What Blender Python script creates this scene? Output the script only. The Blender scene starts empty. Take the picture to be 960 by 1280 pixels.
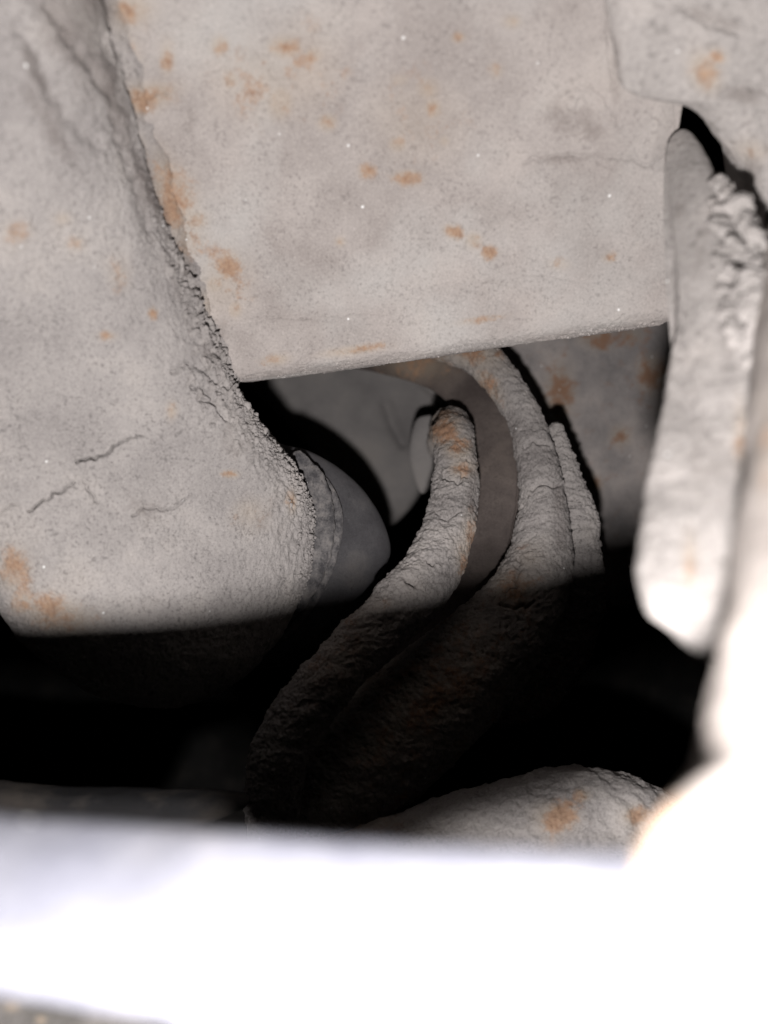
import bpy, math, random
import numpy as np
from mathutils import Vector

random.seed(7)
rng = np.random.default_rng(11)
scene = bpy.context.scene
COL = scene.collection

# ------------------------------------------------------------------ camera, world, lamp, exposure
# a phone held under the car: real sizes in metres, camera at the origin looking along +Y
F = 924.0                                   # focal length in photograph pixels (26 mm equivalent)
cam_d = bpy.data.cameras.new('camera')
cam = bpy.data.objects.new('camera', cam_d)
COL.objects.link(cam)
cam.location = (0, 0, 0)
cam.rotation_euler = (math.radians(90), 0, 0)
cam_d.sensor_fit = 'VERTICAL'
cam_d.sensor_height = 36.0
cam_d.lens = 36.0 * F / 1280.0
cam_d.clip_start = 0.002
cam_d.clip_end = 20
cam_d.dof.use_dof = True
cam_d.dof.focus_distance = 0.185
cam_d.dof.aperture_fstop = 9.2
scene.camera = cam

world = bpy.data.worlds.new('World')
scene.world = world
world.use_nodes = True
bg = world.node_tree.nodes['Background']
bg.inputs[0].default_value = (1.0, 0.82, 0.74, 1)
bg.inputs[1].default_value = 0.0003

lamp_d = bpy.data.lights.new('phone_torch', 'POINT')
lamp_d.energy = 1.62
lamp_d.color = (1.0, 0.955, 0.93)
lamp_d.shadow_soft_size = 0.0029
lamp = bpy.data.objects.new('phone_torch', lamp_d)
lamp.location = (-0.0018, 0.0, -0.0255)
COL.objects.link(lamp)

scene.view_settings.view_transform = 'Standard'
scene.view_settings.look = 'None'
scene.view_settings.exposure = 0.0
scene.view_settings.gamma = 1.0
scene.view_settings.use_curve_mapping = False
scene.cycles.use_denoising = True
scene.cycles.max_bounces = 6
scene.cycles.diffuse_bounces = 2

# ------------------------------------------------------------------ numpy helpers
def P(px, py, z):
    """photo pixel + distance in cm -> metres"""
    px = np.asarray(px, float); py = np.asarray(py, float); z = np.asarray(z, float)
    return np.stack([(px - 480) / F * z, z + 0 * px, (640 - py) / F * z], -1) * 0.01

def to_px(p):
    y = np.maximum(p[..., 1], 1e-4)
    return p[..., 0] / y * F + 480, 640 - p[..., 2] / y * F

_perm = np.random.default_rng(3).permutation(256).astype(np.int64)
_perm = np.concatenate([_perm, _perm, _perm])
_g = np.random.default_rng(5).normal(size=(256, 3))
_g /= np.linalg.norm(_g, axis=1)[:, None]

def pnoise(p):
    """3D gradient noise, roughly -1..1"""
    shp = p.shape[:-1]
    p = p.reshape(-1, 3)
    i = np.floor(p).astype(np.int64)
    f = (p - i)
    i &= 255
    u = f * f * f * (f * (f * 6 - 15) + 10)
    out = np.zeros(len(p))
    for dx in (0, 1):
        wx = u[:, 0] if dx else 1 - u[:, 0]
        for dy in (0, 1):
            wy = u[:, 1] if dy else 1 - u[:, 1]
            for dz in (0, 1):
                wz = u[:, 2] if dz else 1 - u[:, 2]
                h = _perm[_perm[_perm[(i[:, 0] + dx) & 255] + ((i[:, 1] + dy) & 255)] + ((i[:, 2] + dz) & 255)]
                g = _g[h]
                d = g[:, 0] * (f[:, 0] - dx) + g[:, 1] * (f[:, 1] - dy) + g[:, 2] * (f[:, 2] - dz)
                out += wx * wy * wz * d
    return (out * 1.6).reshape(shp)

def fbm(p, freq, octaves=3, gain=0.5):
    """freq in cycles per cm; p in metres"""
    q = p * 100.0 * freq
    a, s, out = 1.0, 0.0, 0.0
    for k in range(octaves):
        out = out + a * pnoise(q + 17.3 * k)
        s += a
        a *= gain
        q = q * 2.03
    return out / s

def ridged(p, freq, octaves=2):
    q = p * 100.0 * freq
    out = 0.0; a = 1.0; s = 0
    for k in range(octaves):
        out = out + a * (1 - np.abs(pnoise(q + 9.1 * k)) * 2)
        s += a; a *= .5; q = q * 2.1
    return out / s

def catmull(pts, n, closed=False):
    pts = np.asarray(pts, float)
    m = len(pts)
    if closed:
        ext = np.concatenate([pts[-1:], pts, pts[:2]])
        segs = m
    else:
        ext = np.concatenate([2 * pts[:1] - pts[1:2], pts, 2 * pts[-1:] - pts[-2:-1]])
        segs = m - 1
    fine = []
    for k in range(segs):
        p0, p1, p2, p3 = ext[k:k + 4]
        t = np.linspace(0, 1, 40, endpoint=False)[:, None]
        fine.append(0.5 * (2 * p1 + (p2 - p0) * t + (2 * p0 - 5 * p1 + 4 * p2 - p3) * t ** 2 + (3 * p1 - p0 - 3 * p2 + p3) * t ** 3))
    fine = np.concatenate(fine + [pts[:1] if closed else pts[-1:]])
    d = np.r_[0, np.cumsum(np.linalg.norm(np.diff(fine[:, :2], axis=0), axis=1) + 1e-9)]
    s = np.linspace(0, d[-1], n, endpoint=not closed)
    return np.stack([np.interp(s, d, fine[:, c]) for c in range(pts.shape[1])], 1)

def polydist(px, py, line):
    """distance in px to a polyline"""
    best = np.full(px.shape, 1e9)
    for (x0, y0), (x1, y1) in zip(line[:-1], line[1:]):
        dx, dy = x1 - x0, y1 - y0
        t = np.clip(((px - x0) * dx + (py - y0) * dy) / (dx * dx + dy * dy + 1e-9), 0, 1)
        best = np.minimum(best, np.hypot(px - x0 - t * dx, py - y0 - t * dy))
    return best

def jag(line, step=6, amp=3.0, seed=0):
    """roughen a polyline given in px so that cracks wander"""
    r = np.random.default_rng(seed)
    line = np.asarray(line, float)
    n = max(3, int(np.linalg.norm(np.diff(line, axis=0), axis=1).sum() / step))
    q = catmull(line, n)
    q[1:-1] += r.normal(size=(n - 2, 2)) * amp * .5
    return q

def link(name, me, mat, parent=None):
    o = bpy.data.objects.new(name, me)
    COL.objects.link(o)
    if mat is not None and not me.materials:
        me.materials.append(mat)
    if parent is not None:
        o.parent = parent
        o.matrix_parent_inverse = parent.matrix_world.inverted()
    return o

def mesh_from_arrays(name, verts, quads, attrs=None):
    me = bpy.data.meshes.new(name)
    nv, nq = len(verts), len(quads)
    me.vertices.add(nv)
    me.vertices.foreach_set('co', np.ascontiguousarray(verts, np.float32).ravel())
    me.loops.add(nq * 4)
    me.loops.foreach_set('vertex_index', np.ascontiguousarray(quads, np.int32).ravel())
    me.polygons.add(nq)
    me.polygons.foreach_set('loop_start', np.arange(0, nq * 4, 4, dtype=np.int32))
    me.polygons.foreach_set('use_smooth', np.ones(nq, bool))
    for k, v in (attrs or {}).items():
        a = me.attributes.new(k, 'FLOAT', 'POINT')
        a.data.foreach_set('value', np.ascontiguousarray(v, np.float32).ravel())
    me.update(calc_edges=True)
    return me

def grid_mesh(name, G, closed_u=False, closed_v=False, attrs=None):
    n, m = G.shape[:2]
    idx = np.arange(n * m).reshape(n, m)
    a = idx if closed_u else idx[:-1]
    b = np.roll(idx, -1, 0) if closed_u else idx[1:]
    if closed_v:
        q = np.stack([a, b, np.roll(b, -1, 1), np.roll(a, -1, 1)], -1)
    else:
        q = np.stack([a[:, :-1], b[:, :-1], b[:, 1:], a[:, 1:]], -1)
    return mesh_from_arrays(name, G.reshape(-1, 3), q.reshape(-1, 4), attrs)

def grid_normals(G, closed_u, closed_v, centre=None):
    def diff(G, ax, closed):
        if closed:
            return np.roll(G, -1, ax) - np.roll(G, 1, ax)
        return np.gradient(G, axis=ax)
    N = np.cross(diff(G, 0, closed_u), diff(G, 1, closed_v))
    L = np.linalg.norm(N, axis=-1, keepdims=True)
    N = N / np.maximum(L, 1e-15)
    c = G.mean((0, 1)) if centre is None else centre
    if np.mean(np.sum(N * (G - c), -1)) < 0:
        N = -N
    return N

def gauss_blobs(px, py, blobs):
    out = np.zeros(px.shape)
    for (x, y, rx, ry, rot, s) in blobs:
        c, sn = math.cos(math.radians(rot)), math.sin(math.radians(rot))
        u = ((px - x) * c + (py - y) * sn) / rx
        v = (-(px - x) * sn + (py - y) * c) / ry
        out = np.maximum(out, s * np.exp(-(u * u + v * v)))
    return out

def crust(Pm, lumps=(.5, .05), mid=(1.7, .02), fine=(6, .008), grit=(18, .004)):
    """height in metres; every entry is (cycles per cm, amplitude in cm)"""
    h = 0.0
    for k, (fr, am) in enumerate((lumps, mid, fine, grit)):
        if am:
            h = h + am * 0.01 * fbm(Pm + k * .031, fr, 2)
    return h

def terrace(p, freq, sharp=5.0):
    """-.5..~.5: flaky plates with sharp little edges"""
    t = fbm(p, freq, 3, .6) * 5 + 20
    f = t - np.floor(t)
    return (np.floor(t) + np.clip((f - .5) * sharp + .5, 0, 1) - 20) / 5

# ------------------------------------------------------------------ builders
def sweep(name, ctrl, mat, parent=None, n=200, m=72, flat=1.0, cracks=(), dirt=(), disp=None, rust=(), caps=True):
    """round (or flattened) bar along control points (px, py, z cm, half width px)"""
    C = catmull(ctrl, n)
    pos = P(C[:, 0], C[:, 1], C[:, 2])
    rad = C[:, 3] / F * C[:, 2] * 0.01
    T = np.gradient(pos, axis=0)
    T /= np.linalg.norm(T, axis=1)[:, None]
    view = pos / np.linalg.norm(pos, axis=1)[:, None]
    A = np.cross(T, view); A /= np.linalg.norm(A, axis=1)[:, None]
    B = np.cross(T, A)
    if caps:
        k = max(4, n // 40)
        s0 = np.linspace(0, 1, k)
        rr = np.ones(n); rr[:k] = np.sqrt(np.clip(1 - (1 - s0) ** 2, 0.0, 1)); rr[-k:] = rr[:k][::-1]
        rad = rad * np.maximum(rr, .02)
    a = np.linspace(0, 2 * math.pi, m, endpoint=False)
    G = pos[:, None] + rad[:, None, None] * (A[:, None] * np.cos(a)[None, :, None] + flat * B[:, None] * np.sin(a)[None, :, None])
    N = grid_normals(G, False, True)
    rv = np.sum(N * (G - pos[:, None]), -1)
    N = np.where((rv < 0)[..., None], -N, N)
    h = disp(G) if disp else 0
    px, py = to_px(G)
    at = {'rust': gauss_blobs(px, py, rust) if rust else np.zeros(px.shape)}
    if dirt: at['dirt'] = gauss_blobs(px, py, dirt)
    for (line, w, d) in cracks:
        h = h - np.where(np.sum(N * view[:, None], -1) < .2, d * .01 * np.exp(-(polydist(px, py, line) / w) ** 2), 0)
    G2 = G + N * (h[..., None] if disp else 0)
    me = grid_mesh(name, G2, False, True, at)
    return link(name, me, mat, parent), G2, N

def pillow(name, outline, centre, zf, front, back, mat, parent=None, m=400, k=120, n=3.0, disp=None, rust=(), kb=24, dirt=(),
           cracks=(), front_fn=None, pq=None):
    """closed lens-like solid: outline (px), zf(px,py)=distance in cm of its middle sheet, front/back = thickness in cm"""
    O = catmull(outline, m, True)
    O3 = P(O[:, 0], O[:, 1], zf(O[:, 0], O[:, 1]))
    C3 = P(*[np.array(v, float) for v in (centre[0], centre[1], zf(np.array(centre[0], float), np.array(centre[1], float)))])
    D = O3 - C3
    nr = np.zeros(3)
    for i in range(m):
        nr += np.cross(D[i], D[(i + 1) % m])
    nr /= np.linalg.norm(nr)
    if np.dot(nr, C3) > 0:
        nr = -nr                             # towards the camera
    a1 = np.linspace(0, math.pi / 2, k) ; a2 = np.linspace(math.pi / 2, math.pi, kb)[1:]
    kf = int(k * .72)
    r_f = np.linspace(0, .93, kf)
    a_f = np.arcsin(r_f ** (n / 2))
    a1 = np.r_[a_f, np.linspace(a_f[-1], math.pi / 2, k - kf + 1)[1:]]
    a = np.r_[a1, a2]
    r = np.abs(np.sin(a)) ** (2 / n)
    hz = np.where(a <= math.pi / 2, front, -back) * np.abs(np.cos(a)) ** (2 / n) * np.sign(np.abs(np.cos(a)))
    r[0] = max(r[0], 1e-3); r[-1] = 1e-3
    if pq:                                   # broad flat face with a rounded rim
        hz[:k] = front * np.clip(1 - r[:k] ** pq[0], 0, 1) ** (1 / pq[1])
    # spread rings evenly over the face
    G = C3 + r[None, :, None] * D[:, None] + (hz * 0.01)[None, :, None] * nr
    if front_fn is not None:
        px, py = to_px(G)
        G = G + (front_fn(px, py) * 0.01 * np.clip(hz / max(front, 1e-6), 0, 1))[..., None] * nr
    N = grid_normals(G, True, False)
    rv = np.sum(N[:, k // 2] * nr, -1).mean()
    if rv < 0:
        N = -N
    N[:, 0] = nr; N[:, -1] = -nr
    px, py = to_px(G)
    h = disp(G) if disp is not None else np.zeros(px.shape)
    facing = np.sum(N * nr, -1) > -0.2
    for (line, w, d) in cracks:
        dist = polydist(px, py, line)
        h = h - np.where(facing, d * 0.01 * np.exp(-(dist / w) ** 2), 0)
    at = {'rust': gauss_blobs(px, py, rust) if rust else np.zeros(px.shape)}
    if dirt: at['dirt'] = gauss_blobs(px, py, dirt)
    G2 = G + N * h[..., None]
    me = grid_mesh(name, G2, True, False, at)
    return link(name, me, mat, parent), G2, N

# ------------------------------------------------------------------ materials
def dust_mat(name, base, dark, rust=(.41, .265, .17), rust2=(.27, .15, .09), big=55, fine=1250, speck=.45, sparkle=.993,
             bump=.35, rough=.92, rust_amt=0.0, tint=None, dr=.5):
    m = bpy.data.materials.new(name); m.use_nodes = True
    nt = m.node_tree; nd = nt.nodes; lk = nt.links
    b = nd['Principled BSDF']
    b.inputs['Roughness'].default_value = rough
    b.inputs['Specular IOR Level'].default_value = .25
    if 'Diffuse Roughness' in b.inputs:
        b.inputs['Diffuse Roughness'].default_value = dr
    tc = nd.new('ShaderNodeTexCoord')
    def noise(scale, detail, rough=.6, off=0):
        n = nd.new('ShaderNodeTexNoise'); n.inputs['Scale'].default_value = scale
        n.inputs['Detail'].default_value = detail; n.inputs['Roughness'].default_value = rough
        if off:
            mp = nd.new('ShaderNodeMapping'); mp.inputs['Location'].default_value = (off, off * .7, off * 1.3)
            lk.new(tc.outputs['Object'], mp.inputs['Vector']); lk.new(mp.outputs[0], n.inputs['Vector'])
        else:
            lk.new(tc.outputs['Object'], n.inputs['Vector'])
        return n
    def rampv(src, p0, p1):
        r = nd.new('ShaderNodeMapRange'); r.inputs[1].default_value = p0; r.inputs[2].default_value = p1
        r.clamp = True; lk.new(src, r.inputs[0]); return r.outputs[0]
    def math_(op, a, bb):
        n = nd.new('ShaderNodeMath'); n.operation = op
        for k, v in enumerate((a, bb)):
            if isinstance(v, (int, float)): n.inputs[k].default_value = v
            else: lk.new(v, n.inputs[k])
        return n.outputs[0]
    def mix(fac, a, bb):
        n = nd.new('ShaderNodeMix'); n.data_type = 'RGBA'
        if isinstance(fac, (int, float)): n.inputs[0].default_value = fac
        else: lk.new(fac, n.inputs[0])
        for k, v in ((6, a), (7, bb)):
            if isinstance(v, tuple): n.inputs[k].default_value = (*v, 1)
            else: lk.new(v, n.inputs[k])
        return n.outputs[2]
    n1 = noise(big, 5, .62)
    n2 = noise(fine, 4, .65, .13)
    n3 = noise(170, 9, .74, .31)
    col = mix(rampv(n1.outputs[0], .37, .63), dark, base)
    if tint:
        nt2 = noise(38, 3, .5, .77)
        col = mix(math_('MULTIPLY', rampv(nt2.outputs[0], .48, .66), .7), col, tint)
    n5 = noise(fine * 1.9, 6, .7, .91)
    nm = noise(big * 2.2, 4, .6, .47)
    pore = math_('MULTIPLY', rampv(n2.outputs[0], .46, .37), rampv(nm.outputs[0], .34, .56))
    pore2 = math_('MULTIPLY', rampv(n5.outputs[0], .45, .36), .85)
    col = mix(math_('MULTIPLY', math_('MAXIMUM', pore, pore2), speck), col, tuple(c * .38 for c in dark))
    col = mix(math_('MULTIPLY', rampv(n5.outputs[0], .55, .72), .45), col, tuple(min(1, c * 1.55) for c in base))
    # rust
    at = nd.new('ShaderNodeAttribute'); at.attribute_name = 'rust'
    v = math_('ADD', math_('ADD', at.outputs['Fac'], rust_amt), math_('MULTIPLY', math_('SUBTRACT', n3.outputs[0], .52), 4.6))
    vm = rampv(v, .3, 1.0)
    vm = math_('MULTIPLY', vm, rampv(math_('ADD', at.outputs['Fac'], rust_amt), .02, .2))
    rc = mix(rampv(n2.outputs[0], .35, .65), rust2, rust)
    stain = math_('MULTIPLY', rampv(math_('ADD', at.outputs['Fac'], math_('MULTIPLY', math_('SUBTRACT', n1.outputs[0], .5), .6)), .02, .6), .35)
    col = mix(stain, col, (.44, .35, .255))
    col = mix(math_('MULTIPLY', vm, .8), col, rc)
    # caked dirt patches
    ad = nd.new('ShaderNodeAttribute'); ad.attribute_name = 'dirt'
    dv = math_('ADD', ad.outputs['Fac'], math_('MULTIPLY', math_('SUBTRACT', n3.outputs[0], .5), 1.6))
    dm = math_('MULTIPLY', rampv(dv, .25, .8), rampv(ad.outputs['Fac'], .03, .3))
    col = mix(math_('MULTIPLY', dm, .72), col, tuple(c * f for c, f in zip(dark, (.52, .48, .46))))
    # pale mineral grains
    vo = nd.new('ShaderNodeTexVoronoi'); vo.inputs['Scale'].default_value = 1150
    lk.new(tc.outputs['Object'], vo.inputs['Vector'])
    sep = nd.new('ShaderNodeSeparateColor'); lk.new(vo.outputs['Color'], sep.inputs[0])
    g = math_('MULTIPLY', rampv(sep.outputs[0], sparkle + (1 - sparkle) * .55, sparkle + (1 - sparkle) * .6), rampv(math_('ADD', vo.outputs['Distance'], math_('MULTIPLY', n2.outputs[0], .5)), .62, .5))
    col = mix(g, col, (.82, .82, .82))
    lk.new(col, b.inputs['Base Color'])
    rr = nd.new('ShaderNodeMapRange'); rr.inputs[3].default_value = rough; rr.inputs[4].default_value = .35
    lk.new(g, rr.inputs[0]); lk.new(rr.outputs[0], b.inputs['Roughness'])
    # relief
    n4 = noise(2300, 3, .7, .53)
    hgt = math_('ADD', math_('MULTIPLY', n2.outputs[0], .7), math_('MULTIPLY', n5.outputs[0], .7))
    hgt = math_('ADD', hgt, math_('MULTIPLY', n4.outputs[0], .3))
    hgt = math_('ADD', hgt, math_('MULTIPLY', n3.outputs[0], 1.2))
    bp = nd.new('ShaderNodeBump'); bp.inputs['Strength'].default_value = bump
    bp.inputs['Distance'].default_value = 0.0006
    lk.new(hgt, bp.inputs['Height']); lk.new(bp.outputs[0], b.inputs['Normal'])
    return m

M_beam = dust_mat('dusty_beam_metal', (.45, .415, .40), (.34, .308, .295), sparkle=.9975, dr=.85, tint=(.46, .445, .435), speck=.42, bump=.8)
M_arm = dust_mat('caked_casting', (.42, .395, .385), (.32, .30, .295), speck=.6, bump=1.0, sparkle=.9975)
M_seam = dust_mat('flaking_dirt', (.40, .375, .365), (.27, .25, .245), speck=.55, bump=.9)
M_coil = dust_mat('crusted_spring_steel', (.40, .375, .365), (.27, .25, .245), rust=(.36, .19, .10), dr=.35, speck=.65, bump=1.0, fine=900)
M_rubber = dust_mat('dusty_rubber', (.10, .097, .102), (.06, .058, .063), speck=.35, bump=.25, sparkle=.9985, rough=.75)
M_ring = dust_mat('dusty_rubber_lip', (.20, .19, .19), (.065, .063, .068), speck=.5, bump=.5, sparkle=.995, rough=.85, big=330)
M_strip = dust_mat('brown_rubber', (.135, .113, .105), (.075, .061, .057), speck=.4, bump=.5, sparkle=.995, rough=.7)
M_panel = dust_mat('dull_grey_panel', (.30, .285, .28), (.21, .20, .20), speck=.1, bump=.08, sparkle=.999, rough=.8, big=30)
M_house = dust_mat('rusty_housing', (.42, .385, .375), (.25, .235, .235), rust=(.30, .15, .08), speck=.25, bump=.2, rust_amt=.12)
M_bracket = dust_mat('dusty_bracket', (.42, .395, .385), (.33, .31, .30), speck=.5, bump=.7, fine=600)
M_flange = dust_mat('pale_flange', (.34, .31, .295), (.25, .225, .21), rust=(.55, .33, .2), speck=.2, bump=.25)
M_bar = dust_mat('pale_painted_bar', (.155, .158, .18), (.11, .113, .136), speck=.3, bump=.25, rough=.6, big=110)
M_rail = dust_mat('grimy_rail', (.17, .16, .155), (.10, .095, .09), rust=(.2, .12, .07), speck=.6, bump=1.0)
M_black = dust_mat('black_plastic', (.02, .02, .022), (.012, .012, .013), speck=.2, bump=.1, sparkle=.9995, rough=.95)
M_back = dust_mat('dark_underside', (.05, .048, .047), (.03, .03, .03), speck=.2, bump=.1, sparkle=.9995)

def thing(name, label, cat, loc=(0, 0, 0), group=None):
    o = bpy.data.objects.new(name, None)
    COL.objects.link(o)
    o.location = loc
    o.empty_display_size = .01
    o['label'] = label; o['category'] = cat
    if group: o['group'] = group
    bpy.context.view_layer.update()
    return o

def tag(o, label, cat):
    o['label'] = label; o['category'] = cat
    return o

# ------------------------------------------------------------------ the setting: dark underside far behind
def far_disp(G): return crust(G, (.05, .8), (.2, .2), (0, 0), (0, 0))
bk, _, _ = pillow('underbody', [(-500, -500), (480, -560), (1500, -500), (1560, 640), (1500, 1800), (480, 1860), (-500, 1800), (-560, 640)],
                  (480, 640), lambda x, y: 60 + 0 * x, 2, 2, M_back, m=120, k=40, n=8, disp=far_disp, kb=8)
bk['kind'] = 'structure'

# ------------------------------------------------------------------ cross beam
beam = thing('cross_beam', 'wide dusty grey steel beam with rust spots across the top of the photo', 'beam', tuple(P(560, 430, 16)))
def build_beam():
    # profile: (towards back, up) in cm from the lower lip
    prof = [(5.5, .9), (3.2, .38), (1.3, .06), (.62, .0), (.28, .10), (.06, .34), (-.10, .72), (-.38, 1.3), (-1.05, 2.4), (-2.05, 3.7), (-3.15, 5.0),
            (-4.2, 6.2), (-4.8, 7.2), (-4.8, 8.2), (-3.6, 9.2), (.5, 9.8), (5.5, 9.4), (6.2, 5)]
    pr = catmull(prof + [prof[0]], 700)
    d = np.r_[0, np.cumsum(np.linalg.norm(np.diff(pr, axis=0), axis=1))]
    # dense where the camera looks (lip and front), coarse behind
    u = np.linspace(0, 1, 460)
    s_front0, s_front1 = 3.4, 13.6
    s = np.r_[np.linspace(0, s_front0, 14)[:-1], np.linspace(s_front0, s_front1, 420), np.linspace(s_front1, d[-1], 24)[1:-1]]
    pr = np.stack([np.interp(s, d, pr[:, 0]), np.interp(s, d, pr[:, 1])], 1)
    A = P(40, 502, 17.0); B = P(862, 386, 15.6)
    A = A + (A - B) * .1
    n = 680
    t = np.linspace(0, 1, n)[:, None]
    ax = A + (B - A) * t
    cut = np.clip((pr[:, 1] - 2.2) / .45, 0, 1)
    tm = 1 - .078 * cut * cut * (3 - 2 * cut)
    G = A + (B - A) * (t * tm[None, :])[..., None] + np.stack([0 * pr[:, 0], pr[:, 0], pr[:, 1]], -1)[None] * .01
    N = grid_normals(G, False, True)
    px, py = to_px(G)
    h = crust(G, (.35, .06), (1.3, .028), (5, .014), (13, .017)) + .00016 * terrace(G * np.array([.7, 1, 1.4]) + .02, 4.5, 6) + .0002 * terrace(G * np.array([.7, 1, 1.2]), 1.3)
    lip = np.exp(-((G[..., 2] - ax[:, None, 2]) / .004) ** 2)
    h = h + lip * .00016 * fbm(G, 9, 2) + lip * .0002 * np.maximum(ridged(G, 3.2) - .3, 0)
    vis = G[..., 1] < ax[:, None, 1] + .012
    for (line, w, dep) in BEAM_CRACKS:
        h = h - np.where(vis, 2.0 * dep * .01 * np.exp(-(polydist(px, py, line) / w) ** 2), 0)
    # step of an old scale layer along the left, and the thin plate edge at the upper right
    step = polydist(px, py, [(205, -60), (222, 60), (232, 140), (250, 195), (300, 300), (352, 380)])
    h = h + np.where(vis, .00022 * np.exp(-(step / 7) ** 2) * fbm(G, 2, 2), 0)
    rid = polydist(px, py, jag([(768, -60), (764, 40), (772, 120)], 8, 3, 5))
    h = h + np.where(vis, .0005 * np.exp(-(rid / 8) ** 2), 0)
    rust = gauss_blobs(px, py, [(160, 12, 26, 20, 0, .9), (182, 122, 34, 15, -15, 1.1), (212, 245, 26, 46, -25, 1.15), (208, 75, 9, 22, 0, .6),
        (243, 275, 16, 14, 0, .8), (285, 332, 15, 18, 10, 1.0), (268, 355, 14, 14, 0, .75), (294, 386, 8, 10, 0, .9), (226, 318, 12, 10, 0, .8),
        (356, 60, 22, 15, 0, .95), (392, 70, 14, 13, 0, .7), (350, 128, 17, 22, 0, .85), (409, 153, 11, 10, 0, 1.0), (275, 58, 11, 12, 0, .85),
        (288, 100, 12, 14, 0, .6), (510, 222, 17, 9, 0, 1.1), (459, 214, 10, 8, 0, .9), (497, 180, 12, 10, 0, .85), (541, 135, 11, 13, 0, 1.0),
        (535, 112, 16, 16, 0, .7), (567, 290, 12, 8, 20, .9), (592, 300, 9, 9, 0, .9), (612, 316, 9, 8, 0, .8), (573, 47, 9, 7, 0, .8),
        (640, 27, 10, 8, 0, .7), (620, 88, 9, 10, 0, .6), (425, 302, 6, 6, 0, .7), (440, 438, 38, 6, -8, .75), (345, 450, 16, 7, -8, .8),
        (555, 176, 8, 8, 0, .6), (198, 215, 22, 40, -25, .75), (232, 300, 26, 30, -20, .55), (160, 70, 14, 30, -15, .6), (330, 100, 60, 50, 0, .38), (380, 90, 50, 60, 0, .36), (520, 150, 60, 60, 0, .34), (275, 350, 40, 40, 0, .42), (700, 330, 14, 8, 0, .4), (760, 322, 10, 8, 0, .45), (500, 100, 14, 10, 0, .5), (600, 400, 30, 5, -8, .45)])
    h = h + np.where(vis, .0006 * np.clip(gauss_blobs(px, py, [(212, 245, 30, 52, -25, 1), (182, 122, 40, 18, -15, 1), (285, 340, 30, 30, 0, .7)]) * 1.5 - .5, 0, .4) * -1, 0)
    G2 = G + N * h[..., None]
    dirt = gauss_blobs(px, py, [(720, 150, 60, 30, 20, .5), (770, 100, 10, 60, 0, .5), (700, 200, 70, 10, 3, .45), (240, 160, 12, 40, 0, .35), (270, 420, 20, 40, -20, .5), (350, 300, 60, 40, 0, .25), (640, 350, 80, 14, -8, .3)])
    me = grid_mesh('beam', G2, False, True, {'rust': rust, 'dirt': dirt})
    # close the ends
    o = link('box_section', me, M_beam, beam)
    for side, k in ((0, 0), (1, n - 1)):
        ring = G2[k]; c = ring.mean(0)
        rings = np.stack([ring, ring * .5 + c * .5, ring * .02 + c * .98])
        link('end_cap', grid_mesh('end_cap', rings, False, True, {'rust': np.zeros((3, rings.shape[1]))}), M_beam, beam)
    return G2, N
BEAM_CRACKS = [
    (jag([(318, 402), (345, 396), (380, 399), (420, 394), (470, 392)], 6, 3, 1), 1.6, .035),
    (jag([(655, 205), (690, 197), (735, 196), (790, 198), (820, 212)], 6, 4, 2), 2.2, .05),
    (jag([(700, 120), (735, 105), (760, 130), (775, 160)], 6, 4, 3), 2.0, .035),
    (jag([(232, 140), (237, 165), (247, 188)], 5, 2, 4), 1.6, .03),
    (jag([(362, 340), (358, 352), (366, 365)], 4, 2, 6), 1.4, .03),
    (jag([(560, 318), (578, 322)], 4, 2, 7), 1.4, .03),
    (jag([(655, 345), (690, 344), (722, 352)], 5, 3, 8), 1.6, .03),
    (jag([(480, 215), (500, 236)], 4, 2, 9), 1.4, .025),
    (jag([(152, 128), (175, 133), (190, 122), (206, 118)], 5, 3, 10), 2.0, .05),
    (jag([(764, -40), (760, 40), (766, 110)], 6, 3, 12), 3.0, .05),
]
beam_G, beam_N = build_beam()

# ------------------------------------------------------------------ trailing arm with its rubber bush
arm = thing('trailing_arm', 'big rounded grey cast arm caked in dust at the left, rubber bush at its end', 'suspension arm', tuple(P(130, 640, 17.5)))
def arm_z(x, y):
    y = -260 + 130 * np.logaddexp(0, (y + 260) / 130)
    t = (y - 470) / 60.0
    soft = 60.0 * np.log1p(np.exp(np.clip(t, -30, 30)))       # slope eases off below the joint
    return 16.95 + .0084 * (y - 470) - .0056 * soft + .0034 * (x - 290) + .000055 * np.maximum(x - 225, 0) ** 2
ARM_OUT = [(-560, 0), (-520, -330), (-360, -520), (-170, -520), (-20, -390), (78, -180), (138, 40), (168, 150), (196, 250), (236, 350), (272, 430), (296, 492), (338, 548), (374, 596), (389, 640), (387, 690),
           (372, 740), (340, 800), (285, 850), (200, 872), (110, 850), (46, 800), (18, 768), (0, 738), (-30, 690), (-180, 600), (-400, 460), (-530, 240)]
ARM_DIRT = [(95, 50, 34, 110, -32, .8), (45, 90, 14, 70, -30, .7), (60, 150, 18, 70, -30, .6), (140, 120, 20, 90, -16, .75), (185, 240, 18, 70, -20, .7), (225, 340, 22, 60, -24, .6), (262, 430, 22, 50, -28, .5), (120, 0, 40, 50, 0, .7), (300, 560, 30, 60, -35, .35), (180, 640, 60, 40, 0, .3), (330, 660, 40, 50, 0, .35)]
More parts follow.
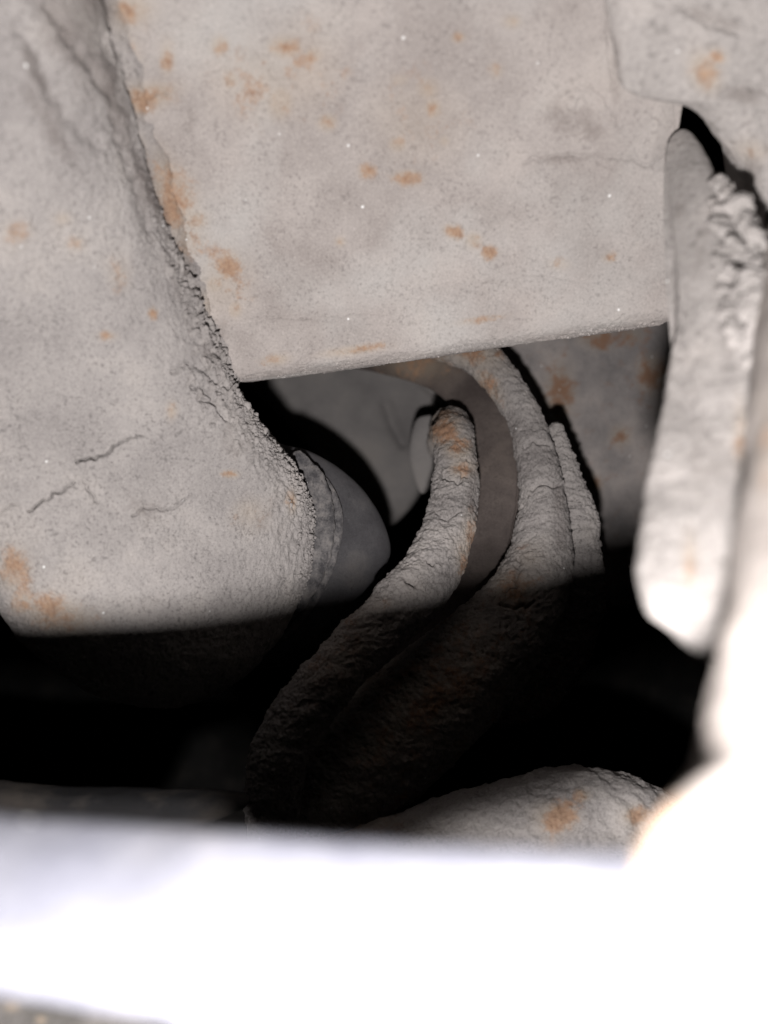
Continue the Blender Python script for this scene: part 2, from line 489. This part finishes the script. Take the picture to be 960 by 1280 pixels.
ARM_CRACKS = [
    (jag([(34, 640), (62, 622), (88, 606), (93, 603)], 5, 2.6, 21), 1.2, .26),
    (jag([(96, 578), (118, 573), (140, 562), (160, 550), (178, 546)], 5, 2.6, 22), 1.25, .28),
    (jag([(165, 645), (190, 635), (215, 637), (240, 618)], 5, 3, 23), 1.0, .14),
    (jag([(105, 602), (120, 628)], 4, 3, 24), 1.5, .08),
    (jag([(0, 640), (18, 632)], 4, 3, 25), 1.4, .05),
    (jag([(180, 760), (182, 745), (196, 750)], 4, 2, 26), 1.5, .05),
    (jag([(216, 466), (232, 456), (248, 462), (262, 470), (276, 488)], 4, 4, 27), 2.0, .16),
    (jag([(240, 484), (258, 492), (270, 505)], 4, 3, 28), 2.0, .2),
    (jag([(250, 500), (266, 504), (282, 524)], 4, 3, 29), 2.0, .2),
    (jag([(356, 606), (372, 640), (360, 668)], 4, 3, 30), 1.6, .06),
    (jag([(20, 30), (50, 80), (72, 130), (120, 180)], 9, 8, 31), 9, .10),
    (jag([(60, 10), (100, 70), (140, 130), (160, 200), (190, 290)], 8, 6, 32), 6, .10),
]
def arm_disp(G):
    px, py = to_px(G)
    h = crust(G, (.45, .07), (1.5, .035), (5.0, .02), (12, .024)) + .00035 * terrace(G, 1.6) + .00022 * terrace(G + .05, 5.0, 6)
    rim = np.exp(-(polydist(px, py, [(285, 480), (330, 545), (372, 600), (386, 645), (384, 690)]) / 42) ** 2)
    h = h + rim * (.0005 * ridged(G, 3.6) + .0005 * fbm(G, 7, 2))
    top = np.clip((260 - py) / 200, 0, 1)
    h = h + top * .0011 * fbm(G * np.array([1.4, .8, .6]), .9, 2)
    seam = np.exp(-(polydist(px, py, [(140, 60), (196, 250), (250, 380), (290, 480)]) / 26) ** 2)
    low = np.clip((py - 250) / 150, 0, 1)
    h = h + seam * (.0010 * (ridged(G, 1.8) - .4) + low * .0016 * terrace(G + .01, 2.6, 7))
    return h
arm_o, arm_G, arm_N = pillow('casting', ARM_OUT, (0, 480), arm_z, 1.75, 3.0, M_arm, arm, m=1700, k=520, n=3.0, pq=(5.0, 2.1), disp=arm_disp, dirt=ARM_DIRT,
    cracks=ARM_CRACKS, kb=16, rust=[(70, 770, 40, 20, 15, 1.05), (18, 715, 18, 26, 0, .85), (28, 752, 16, 20, 0, .8), (288, 593, 10, 5, 0, .9), (364, 628, 6, 12, 0, .9),
    (215, 515, 7, 12, 0, .6), (192, 392, 6, 8, 0, .8), (78, 273, 10, 8, 0, .5), (95, 305, 10, 9, 0, .45), (135, 420, 12, 6, 0, .6), (150, 345, 16, 22, 0, .35), (20, 290, 16, 16, 0, .4),
    (310, 640, 22, 20, 0, .4), (350, 560, 8, 8, 0, .4)])

# lumpy dirt bead along the joint with the beam
_bf = beam_G.reshape(-1, 3); _bx, _by = to_px(_bf)
def beam_depth(x, y):
    k = np.where((np.abs(_bx - x) < 6) & (np.abs(_by - y) < 6))[0]
    return _bf[k, 1].min() * 100 if len(k) else None
_sp = []
for (x, y, w) in [(114, -60, 26), (140, 30, 26), (168, 130, 25), (198, 230, 24), (231, 330, 22), (262, 405, 18), (280, 452, 14), (290, 488, 10)]:
    z = beam_depth(max(x, 60), y)
    _sp.append((x, y, (z if z else _sp[-1][2] + .5) + .13, w))
sweep('weld_seam', _sp,
      M_seam, arm, dirt=ARM_DIRT, rust=[(160, 12, 20, 24, 0, .8), (180, 124, 26, 18, 0, 1.0), (214, 245, 20, 50, -15, 1.1), (234, 300, 14, 26, 0, .7), (175, 205, 12, 30, 0, .6), (262, 380, 14, 20, 0, .5)], n=520, m=140, flat=.62,
      disp=lambda G: .0012 * fbm(G, 1.3, 2) + .0012 * terrace(G, 2.0, 6) + .0005 * (ridged(G * np.array([1, 1, .7]), 2.3) - .45) + .0004 * fbm(G, 7, 2) + .0001 * fbm(G, 20, 1))

# rubber bush
def rub_disp(G): return crust(G, (.6, .02), (2, .008), (8, .003), (20, .0015))
bush, _, _ = pillow('rubber_bush', [(300, 560), (360, 558), (402, 574), (442, 604), (468, 640), (481, 674), (480, 700), (462, 735), (425, 775), (350, 830), (270, 820), (240, 700)],
    (360, 690), lambda x, y: 20.4 + .010 * (x - 330) + 0 * y, 1.5, 2.5, M_rubber, arm, m=360, k=120, n=2.4, disp=rub_disp)
sweep('lip', [(366, 566, 19.6, 9), (394, 600, 19.4, 12), (405, 645, 19.3, 13), (399, 695, 19.2, 14), (372, 748, 19.1, 15), (320, 800, 19.1, 15)], M_ring, bush, n=160, m=40, flat=.7,
      disp=lambda G: crust(G, (1.5, .03), (4, .04), (9, .03), (20, .012)))
sweep('lip', [(390, 582, 20.0, 4), (414, 614, 19.75, 5), (423, 650, 19.6, 6), (416, 695, 19.5, 6), (393, 748, 19.4, 6), (350, 800, 19.3, 7)], M_ring, bush, n=160, m=30, flat=.8,
      disp=lambda G: crust(G, (1.5, .02), (4, .015), (9, .01), (20, .005)))

# flakes of caked dirt lifting off beside the seam
def flake_mesh(seed):
    r = np.random.default_rng(seed)
    m = 14
    a = np.linspace(0, 2 * math.pi, m, endpoint=False)
    rad = .0017 * (1 + .35 * r.normal(size=m)).clip(.4, 1.7)
    ring = np.stack([rad * np.cos(a), 0 * a, rad * .7 * np.sin(a)], 1)
    rings = []
    for s, y in ((.03, -.0003), (.55, -.00028), (.95, -.0002), (1, 0), (.95, .0002), (.03, .0004)):
        q = ring * s; q[:, 1] += y + .00025 * np.sin(q[:, 0] * 1500 + seed) ; rings.append(q)
    G = np.stack(rings)
    me = grid_mesh('flake', G, False, True, {'rust': np.zeros(G.shape[:2])})
    me.materials.append(M_seam)
    me.polygons.foreach_set('use_smooth', np.zeros(len(me.polygons), bool))
    return me
FL = [flake_mesh(s) for s in (1, 2, 3, 4)]
fl_spots = [(196, 300), (206, 322), (222, 346), (234, 392), (244, 416), (248, 440), (258, 452), (268, 486), (284, 488), (242, 476), (228, 335), (240, 352), (236, 372), (252, 380), (246, 398), (262, 402), (258, 420), (272, 418), (270, 440), (282, 446), (264, 462), (280, 470), (290, 492), (276, 505), (300, 512), (252, 492), (222, 320), (212, 338)]
bf = beam_G.reshape(-1, 3); bx, by = to_px(bf)
af = arm_G.reshape(-1, 3); ax_, ay_ = to_px(af)
def front_point(x, y):
    best = None
    for (pp, qx, qy) in ((bf, bx, by), (af, ax_, ay_)):
        i = np.where((np.abs(qx - x) < 4) & (np.abs(qy - y) < 4))[0]
        if len(i):
            j = i[np.argmin(pp[i, 1])]
            if best is None or pp[j, 1] < best[1]:
                best = pp[j]
    return best
for k, (x, y) in enumerate(fl_spots):
    q = front_point(x, y)
    if q is None: continue
    o = link('flake', FL[k % 4], M_seam, arm)
    o.location = Vector(q - np.array([0, .0003, 0])) - arm.location
    o.matrix_parent_inverse.identity()
    o.rotation_euler = (random.uniform(-.5, .3), random.uniform(-.9, .9) - .9, random.uniform(-.4, .4))
    s = random.uniform(.55, 1.15)
    o.scale = (s, s, s)

# grit stuck on the rim of the arm and along the lip of the beam
import bmesh
def ico(sub):
    bm = bmesh.new(); bmesh.ops.create_icosphere(bm, subdivisions=sub, radius=1)
    v = np.array([q.co[:] for q in bm.verts]); f = np.array([[q.index for q in fc.verts] for fc in bm.faces]); bm.free()
    return v, f
IV, IF = ico(2)
IV = IV * (1 + .25 * pnoise(IV * 1.9 + 5))[:, None]
def grit(name, pts, nrm, size, mat, parent, seed):
    r = np.random.default_rng(seed)
    vs, fs = [], []
    for k, (p, nn) in enumerate(zip(pts, nrm)):
        s = size(r)
        v = IV * (1 + .22 * pnoise(IV * 1.4 + k * 3.7)[:, None]) * np.array([s * r.uniform(.7, 1.2), s * r.uniform(.6, 1.1), s * r.uniform(.7, 1.2)])
        vs.append(v + p + nn * s * .25); fs.append(IF + len(IV) * k)
    me = bpy.data.meshes.new(name)
    me.from_pydata(np.concatenate(vs).tolist(), [], np.concatenate(fs).tolist())
    me.polygons.foreach_set('use_smooth', np.ones(len(me.polygons), bool))
    a = me.attributes.new('rust', 'FLOAT', 'POINT')
    o = link(name, me, mat, parent)
    o['kind'] = 'stuff'
    return o
an = arm_N.reshape(-1, 3)
rim = polydist(ax_, ay_, [(290, 490), (335, 548), (376, 600), (388, 645), (386, 690), (372, 735)])
front = an[:, 1] < .35
w = np.where(front, np.exp(-(rim / 20) ** 2), 0); w = w * (1 + 2 * np.exp(-((ay_ - 560) / 60) ** 2))
ids = rng.choice(len(af), 1700, p=w / w.sum(), replace=False)
grit('grit', af[ids], an[ids], lambda r: .00024 * math.exp(r.normal() * .5), M_arm, arm, 4)
seamd = polydist(ax_, ay_, [(190, 250), (225, 335), (258, 405), (285, 470), (300, 500)])
w = np.where(front, np.exp(-(seamd / 16) ** 2) * np.clip((ay_ - 230) / 220, .03, 1), 0)
ids = rng.choice(len(af), 800, p=w / w.sum(), replace=False)
grit('grit', af[ids], an[ids], lambda r: .00022 * math.exp(r.normal() * .55), M_seam, arm, 6)
bn = beam_N.reshape(-1, 3)
lipd = np.abs(polydist(bx, by, [(292, 470), (845, 397)]))
w = np.where((bn[:, 1] < .3) & (bx > 285) & (bx < 850), np.exp(-(lipd / 9) ** 2), 0)
ids = rng.choice(len(bf), 420, p=w / w.sum(), replace=False)
grit('grit', bf[ids], bn[ids], lambda r: .00014 * math.exp(r.normal() * .5), M_beam, beam, 5)

# ------------------------------------------------------------------ coil spring
spring = thing('coil_spring', 'thick coil spring crusted with grey scale and rust, curving through the gap below the beam', 'spring', tuple(P(560, 760, 19)))
COIL_DIRT = [(640, 560, 12, 60, 0, .5), (700, 640, 14, 60, 0, .5), (650, 700, 40, 30, 0, .35), (520, 740, 40, 20, -40, .35), (590, 600, 8, 60, 0, .6), (430, 860, 120, 60, -45, .6)]
def coil_disp(G):
    A = G * np.array([.7, 1, 1.5])
    return (.0007 * fbm(G, .9, 2) + .0004 * fbm(A, 2.6, 2) + .0006 * terrace(A, 2.2, 7) + .0004 * terrace(G + .03, 5.0, 6) + .0004 * terrace(G + .07, 11.0, 5) + .0002 * fbm(G, 24, 1) + .0001 * ridged(A, 5.0) + .00022 * fbm(G, 13, 2))
sweep('coil', [(548, 570, 26.5, 16), (555, 546, 25.2, 19), (561, 530, 23.4, 22), (566, 540, 21.8, 25), (569, 572, 20.9, 26), (568, 615, 20.2, 29), (560, 662, 19.4, 32), (540, 712, 18.6, 36), (503, 757, 17.9, 38),
      (450, 808, 17.4, 36), (400, 862, 17.0, 35), (356, 925, 17.0, 36), (342, 985, 17.3, 36), (352, 1050, 17.8, 36), (380, 1110, 18.4, 36)], M_coil, spring, flat=.78, dirt=COIL_DIRT, cracks=[(jag([(510, 726), (518, 730)], 3, 3, 61), 3.5, .22), (jag([(536, 701), (541, 705)], 3, 2, 62), 2, .2), (jag([(548, 590), (566, 600), (584, 596)], 4, 4, 63), 1.6, .12), (jag([(545, 640), (560, 646), (575, 640)], 4, 4, 64), 1.5, .1)], n=620, m=170, disp=coil_disp,
      rust=[(556, 535, 18, 20, 0, 1.3), (572, 560, 16, 14, 0, 1.15), (578, 585, 14, 10, 0, 1.1), (590, 680, 9, 34, -5, .9), (582, 700, 10, 24, 0, .85), (430, 830, 80, 40, -45, .5), (470, 760, 30, 20, 0, .25)])
sweep('coil', [(470, 424, 26.5, 26), (530, 422, 25.0, 25), (592, 440, 23.6, 24), (631, 482, 22.6, 22), (658, 530, 21.8, 22), (673, 590, 20.9, 26), (679, 645, 20.2, 31), (673, 710, 19.5, 42), (645, 768, 19.0, 52), (590, 830, 18.6, 64), (520, 895, 18.4, 72),
      (450, 960, 18.2, 74), (400, 1030, 18.2, 66), (370, 1120, 18.4, 56)], M_coil, spring, flat=.78, dirt=COIL_DIRT, cracks=[(jag([(664, 612), (680, 604), (700, 606)], 4, 4, 65), 1.8, .16), (jag([(655, 560), (672, 552), (690, 560)], 4, 4, 66), 1.6, .12), (jag([(632, 740), (645, 728), (648, 700)], 4, 4, 67), 1.8, .16), (jag([(625, 755), (650, 760), (668, 752)], 4, 4, 68), 1.8, .14)], n=620, m=190, disp=coil_disp,
      rust=[(590, 440, 40, 20, 20, .75), (610, 480, 12, 26, -30, .85), (640, 740, 30, 26, -30, .85), (660, 700, 20, 20, 0, .35), (520, 880, 150, 80, -40, .7), (520, 445, 40, 16, 0, 1.0)])
sweep('coil', [(694, 530, 21.9, 6), (702, 566, 21.6, 12), (711, 606, 21.2, 19), (719, 652, 20.8, 26), (720, 705, 20.6, 33), (713, 760, 20.8, 40), (692, 815, 21.2, 42), (656, 862, 21.2, 36), (610, 890, 21.4, 26)], M_coil, spring, n=420, m=120, flat=.7,
      disp=lambda G: 1.3 * coil_disp(G), rust=[(650, 900, 90, 60, -40, .5)])

# rust brown strip running between the two turns
strip, _, _ = sweep('rubber_strip', [(430, 452, 28.5, 6), (496, 456, 27.2, 15), (556, 471, 25.8, 23), (596, 506, 24.4, 27), (617, 556, 23.2, 28), (624, 604, 22.3, 30), (621, 655, 21.8, 33), (604, 715, 21.2, 37), (562, 780, 20.6, 39),
      (500, 850, 20.2, 40), (430, 920, 20.0, 42), (350, 1000, 20.0, 44)], M_strip, None, n=420, m=90, flat=.35,
      disp=lambda G: crust(G, (.6, .03), (2, .012), (7, .012), (18, .008)), rust=[(520, 455, 40, 18, 0, .7)])
tag(strip, 'smooth dark brown rubber strip curving between the two grey crusted coils', 'rubber strip')
sweep('edge_lip', [(650, 590, 21.9, 3), (647, 640, 21.3, 4), (638, 690, 20.7, 4.5), (620, 735, 20.3, 4.5), (590, 785, 20.0, 4)], M_strip, strip, n=160, m=20,
      disp=lambda G: crust(G, (2, .02), (4, .01), (9, .006), (20, .004)))

# ------------------------------------------------------------------ dark grey panel behind
panel = thing('inner_panel', 'smooth dull grey panel deep in the gap between arm and coil', 'panel', tuple(P(440, 560, 34)))
pillow('sheet', [(250, 380), (420, 400), (560, 410), (570, 470), (556, 540), (536, 600), (512, 636), (486, 657), (462, 640), (420, 596), (370, 540), (300, 470)],
       (450, 500), lambda x, y: 34 + 0 * x, .9, .6, M_panel, panel, m=500, k=150, n=3, cracks=[([(484, 505), (492, 530), (505, 553)], 8, .7), ([(520, 470), (545, 492), (552, 520)], 6, .3)], disp=lambda G: crust(G, (.2, .15), (.8, .03), (4, .003), (0, 0)))
pillow('tab', [(518, 530), (530, 520), (548, 524), (552, 560), (544, 596), (529, 617), (518, 600), (511, 566)], (532, 566), lambda x, y: 28 + 0 * x, .5, .7, M_panel, panel, m=140, k=40, n=2.6,
       disp=lambda G: crust(G, (.5, .04), (2, .01), (0, 0), (0, 0)))

# ------------------------------------------------------------------ rusty housing behind on the right
hous, _, _ = pillow('rusty_housing', [(600, 330), (720, 320), (900, 330), (930, 480), (900, 640), (850, 730), (780, 760), (735, 720), (715, 620), (690, 560), (655, 480), (620, 420)],
    (780, 540), lambda x, y: 29 + .002 * (y - 500) + 0 * x, 1.4, 2, M_house, None, m=360, k=110, n=2.6, disp=lambda G: crust(G, (.35, .16), (1, .05), (4, .015), (12, .006)),
    rust=[(700, 490, 16, 30, 0, 1.0), (740, 415, 24, 16, 40, .9), (815, 465, 18, 22, 0, .95), (775, 545, 12, 12, 0, .8), (742, 605, 10, 10, 0, .9), (790, 420, 20, 12, 0, .6)])
tag(hous, 'blurred rust mottled grey housing behind the coil at the right of the gap', 'housing')

# ------------------------------------------------------------------ spring seat, lit at its lower edge
seat, _, _ = pillow('spring_seat', [(320, 1072), (410, 1046), (490, 1020), (565, 994), (640, 974), (705, 962), (768, 964), (824, 990), (880, 1040), (900, 1130), (820, 1190), (560, 1200), (380, 1140)],
    (640, 1070), lambda x, y: 17.2 - .004 * (y - 950) + 0 * x, 1.6, 2.0, M_arm, None, m=700, k=170, n=2.6,
    disp=lambda G: crust(G, (.5, .07), (1.5, .09), (5, .04), (15, .018)) + .0010 * terrace(G, 2.0, 6),
    rust=[(697, 1022, 26, 18, 0, 1.1), (727, 995, 10, 8, 0, .9), (795, 1020, 14, 12, 0, .9), (450, 1030, 50, 16, 0, .6), (690, 1060, 16, 20, 0, .5)])
tag(seat, 'gritty grey spring seat with a rust spot, lit patch just above the white bar', 'spring seat')

# ------------------------------------------------------------------ black cover low on the left
cov, _, _ = pillow('black_cover', [(-160, 985), (60, 990), (200, 993), (285, 996), (312, 1002), (290, 1014), (235, 1034), (150, 1130), (-160, 1130)], (60, 1050), lambda x, y: 15.6 + 0 * x, .6, 1.0, M_black, None,
    m=200, k=50, n=3, disp=lambda G: crust(G, (.5, .04), (1.5, .02), (5, .008), (0, 0)))
tag(cov, 'thin strip of black plastic cover showing just above the left end of the white bar', 'cover')

# ------------------------------------------------------------------ hanger bracket on the right
br = thing('hanger_bracket', 'blurred grey hanger bracket with ragged mud, running down the right side from the beam', 'bracket', tuple(P(870, 480, 10)))
def br_z(x, y): return 14.25 - .0106 * (y - 150) + 0 * x
def br_disp(G):
    px, py = to_px(G)
    return crust(G, (.7, .05), (2, .03), (6, .015), (14, .008)) * np.where((py < 340) & (px < 890), .35, .75)
pillow('blade', [(834, 186), (847, 164), (864, 172), (882, 212), (898, 266), (914, 325), (930, 380), (956, 430), (962, 520), (950, 640), (930, 760), (905, 818), (880, 812), (848, 786), (816, 762), (803, 728), (799, 690), (806, 620), (822, 540), (838, 460), (850, 390), (848, 300), (840, 230)],
       (872, 560), br_z, .45, .7, M_bracket, br, m=700, k=150, n=2.4, disp=br_disp, dirt=[(880, 300, 14, 60, 15, .5), (915, 420, 12, 50, 10, .45), (870, 560, 14, 60, 0, .35), (850, 250, 10, 60, 0, .4)],
       front_fn=lambda x, y: (.9 - .6 * np.clip((y - 330) / 200, 0, 1)) * (np.clip((x - 846 - (np.clip(y, 0, 420) - 200) * .16) / 48, -.2, 1) - .5), rust=[(862, 700, 8, 30, 0, .7), (925, 540, 8, 40, 0, .5), (935, 430, 8, 16, 0, .5)])
pillow('mud_crust', [(884, 236), (896, 226), (910, 246), (922, 276), (938, 303), (950, 350), (950, 420), (934, 462), (918, 432), (906, 384), (896, 324), (888, 278)], (918, 340), lambda x, y: br_z(x, y) - .9, .6, 1.0, M_bracket, br, m=460, k=150, n=2.2, cracks=[(jag([(884, 236), (892, 250), (903, 274)], 5, 4, 71), 3.5, .22), (jag([(896, 262), (912, 286), (940, 306)], 5, 4, 72), 3.5, .24), (jag([(892, 290), (908, 318), (924, 330), (946, 336)], 5, 4, 73), 3, .22), (jag([(905, 350), (918, 378), (930, 410)], 5, 4, 74), 3, .2)],
       disp=lambda G: .0013 * fbm(G, 1.5, 2) + .0018 * terrace(G, 1.6, 7) + .0008 * (ridged(G, 2.0) - .4) + .0005 * fbm(G, 6, 2))
pillow('end_plate', [(766, -80), (900, -90), (1060, -80), (1080, 200), (1060, 440), (975, 420), (948, 330), (930, 262), (920, 214), (900, 182), (876, 152), (852, 136), (826, 130), (790, 118), (770, 80)], (920, 120), lambda x, y: 12.53 + .0078 * (y - 100) + 0 * x, .62, 1.2, M_bracket, br, m=700, k=160, n=2.0,
       disp=lambda G: crust(G, (.5, .14), (1.2, .05), (5, .015), (14, .006)), dirt=[(770, 60, 12, 80, 0, .5), (930, 120, 40, 16, 10, .6), (800, 130, 40, 14, 10, .5), (935, 230, 18, 50, 10, .55), (880, 20, 70, 20, 15, .5)], rust=[(882, 92, 16, 22, -20, 1.1), (896, 72, 12, 10, 0, .8), (940, 190, 22, 14, 0, .45)],
       cracks=[(jag([(905, 120), (930, 108), (960, 115)], 6, 3, 41), 5, .08), (jag([(850, 10), (890, 30), (925, 42)], 6, 3, 42), 6, .1)])

# ------------------------------------------------------------------ upright flange, nearest on the right
def fl_z(x, y): return 1 / (1 / 11.0 + (y - 330) / 950 * (1 / 3.95 - 1 / 11.0)) + 0 * x
flg, _, _ = pillow('upright_flange', [(956, 290), (1000, 260), (1110, 280), (1150, 800), (1130, 1450), (960, 1500), (800, 1460), (776, 1330), (780, 1200), (786, 1110), (796, 1066), (812, 1036), (842, 1000), (872, 952), (888, 890), (901, 820), (918, 700), (934, 580), (946, 450), (951, 350)],
    (990, 940), fl_z, .5, .6, M_flange, None, m=500, k=120, n=2.5, disp=lambda G: crust(G, (.8, .03), (2, .015), (6, .008), (14, .004)), rust=[(806, 1110, 40, 110, 0, .9), (830, 1030, 40, 40, 0, .8), (956, 560, 8, 60, 0, .4)])
tag(flg, 'brightest pale upright flange, out of focus at the right edge and lower right corner', 'flange')

# ------------------------------------------------------------------ pale bar across the bottom
def build_bar():
    prof = catmull([(0, .1), (.03, -.03), (.12, -.2), (.3, -.44), (.6, -.7), (.9, -.78), (1.18, -.5), (1.22, .2), (1.12, .58), (.9, .66), (.6, .57), (.36, .44), (.18, .31), (.05, .2)], 180, True)
    n = 260
    xs = np.linspace(-120, 806, n)
    top = np.interp(xs, [-120, 0, 420, 830, 1000], [1006, 1019, 1050, 1072, 1080])
    bot = np.interp(xs, [-120, 0, 235, 265, 300, 350, 450, 550, 650, 720, 806], [1208, 1232, 1276, 1326, 1388, 1418, 1404, 1380, 1366, 1352, 1330])
    zt = np.interp(xs, [-120, 200, 500, 750, 830], [6.05, 5.62, 5.1, 4.6, 4.45])
    dep = np.interp(xs, [0, 500, 830], [1, .9, .6])
    zf = zt - .9 * dep
    zb = zf + .75 * dep
    hi = (640 - top) / F * zt; lo = (640 - bot) / F * zb
    G = []
    for k in range(n):
        v = (prof[:, 1] + .78) / 1.44
        G.append(np.stack([0 * v + (xs[k] - 480) / F * zt[k], zf[k] + prof[:, 0] * dep[k], lo[k] + v * (hi[k] - lo[k])], -1) * .01)
    G = np.stack(G)
    N = grid_normals(G, False, True)
    G = G + N * crust(G, (.5, .03), (1.5, .01), (6, .004), (0, 0))[..., None]
    px, py = to_px(G)
    me = grid_mesh('pale_bar', G, False, True, {'rust': np.zeros(px.shape)})
    o = link('pale_bar', me, M_bar)
    for k in (0, n - 1):
        ring = G[k]; c = ring.mean(0)
        rings = np.stack([ring, ring * .5 + c * .5, ring * .02 + c * .98])
        link('end_cap', grid_mesh('end_cap', rings, False, True, {'rust': np.zeros((3, rings.shape[1]))}), M_bar, o)
    return o
tag(build_bar(), 'overexposed pale bluish metal bar crossing the bottom of the photo, out of focus', 'bar')

# ------------------------------------------------------------------ dusty rail in the lower left corner
rail, _, _ = pillow('dusty_rail', [(-110, 1228), (60, 1232), (170, 1252), (215, 1300), (180, 1380), (60, 1400), (-110, 1390)], (50, 1310), lambda x, y: 10 + 0 * x, .4, .8, M_rail, None, m=420, k=150, n=4,
    disp=lambda G: crust(G, (.7, .04), (2, .03), (7, .02), (16, .01)) + .0004 * terrace(G, 3, 6), rust=[(15, 1258, 9, 6, 0, .7), (52, 1275, 6, 6, 0, .9)])
tag(rail, 'gritty grey rail corner peeking out below the pale bar at the lower left', 'rail')
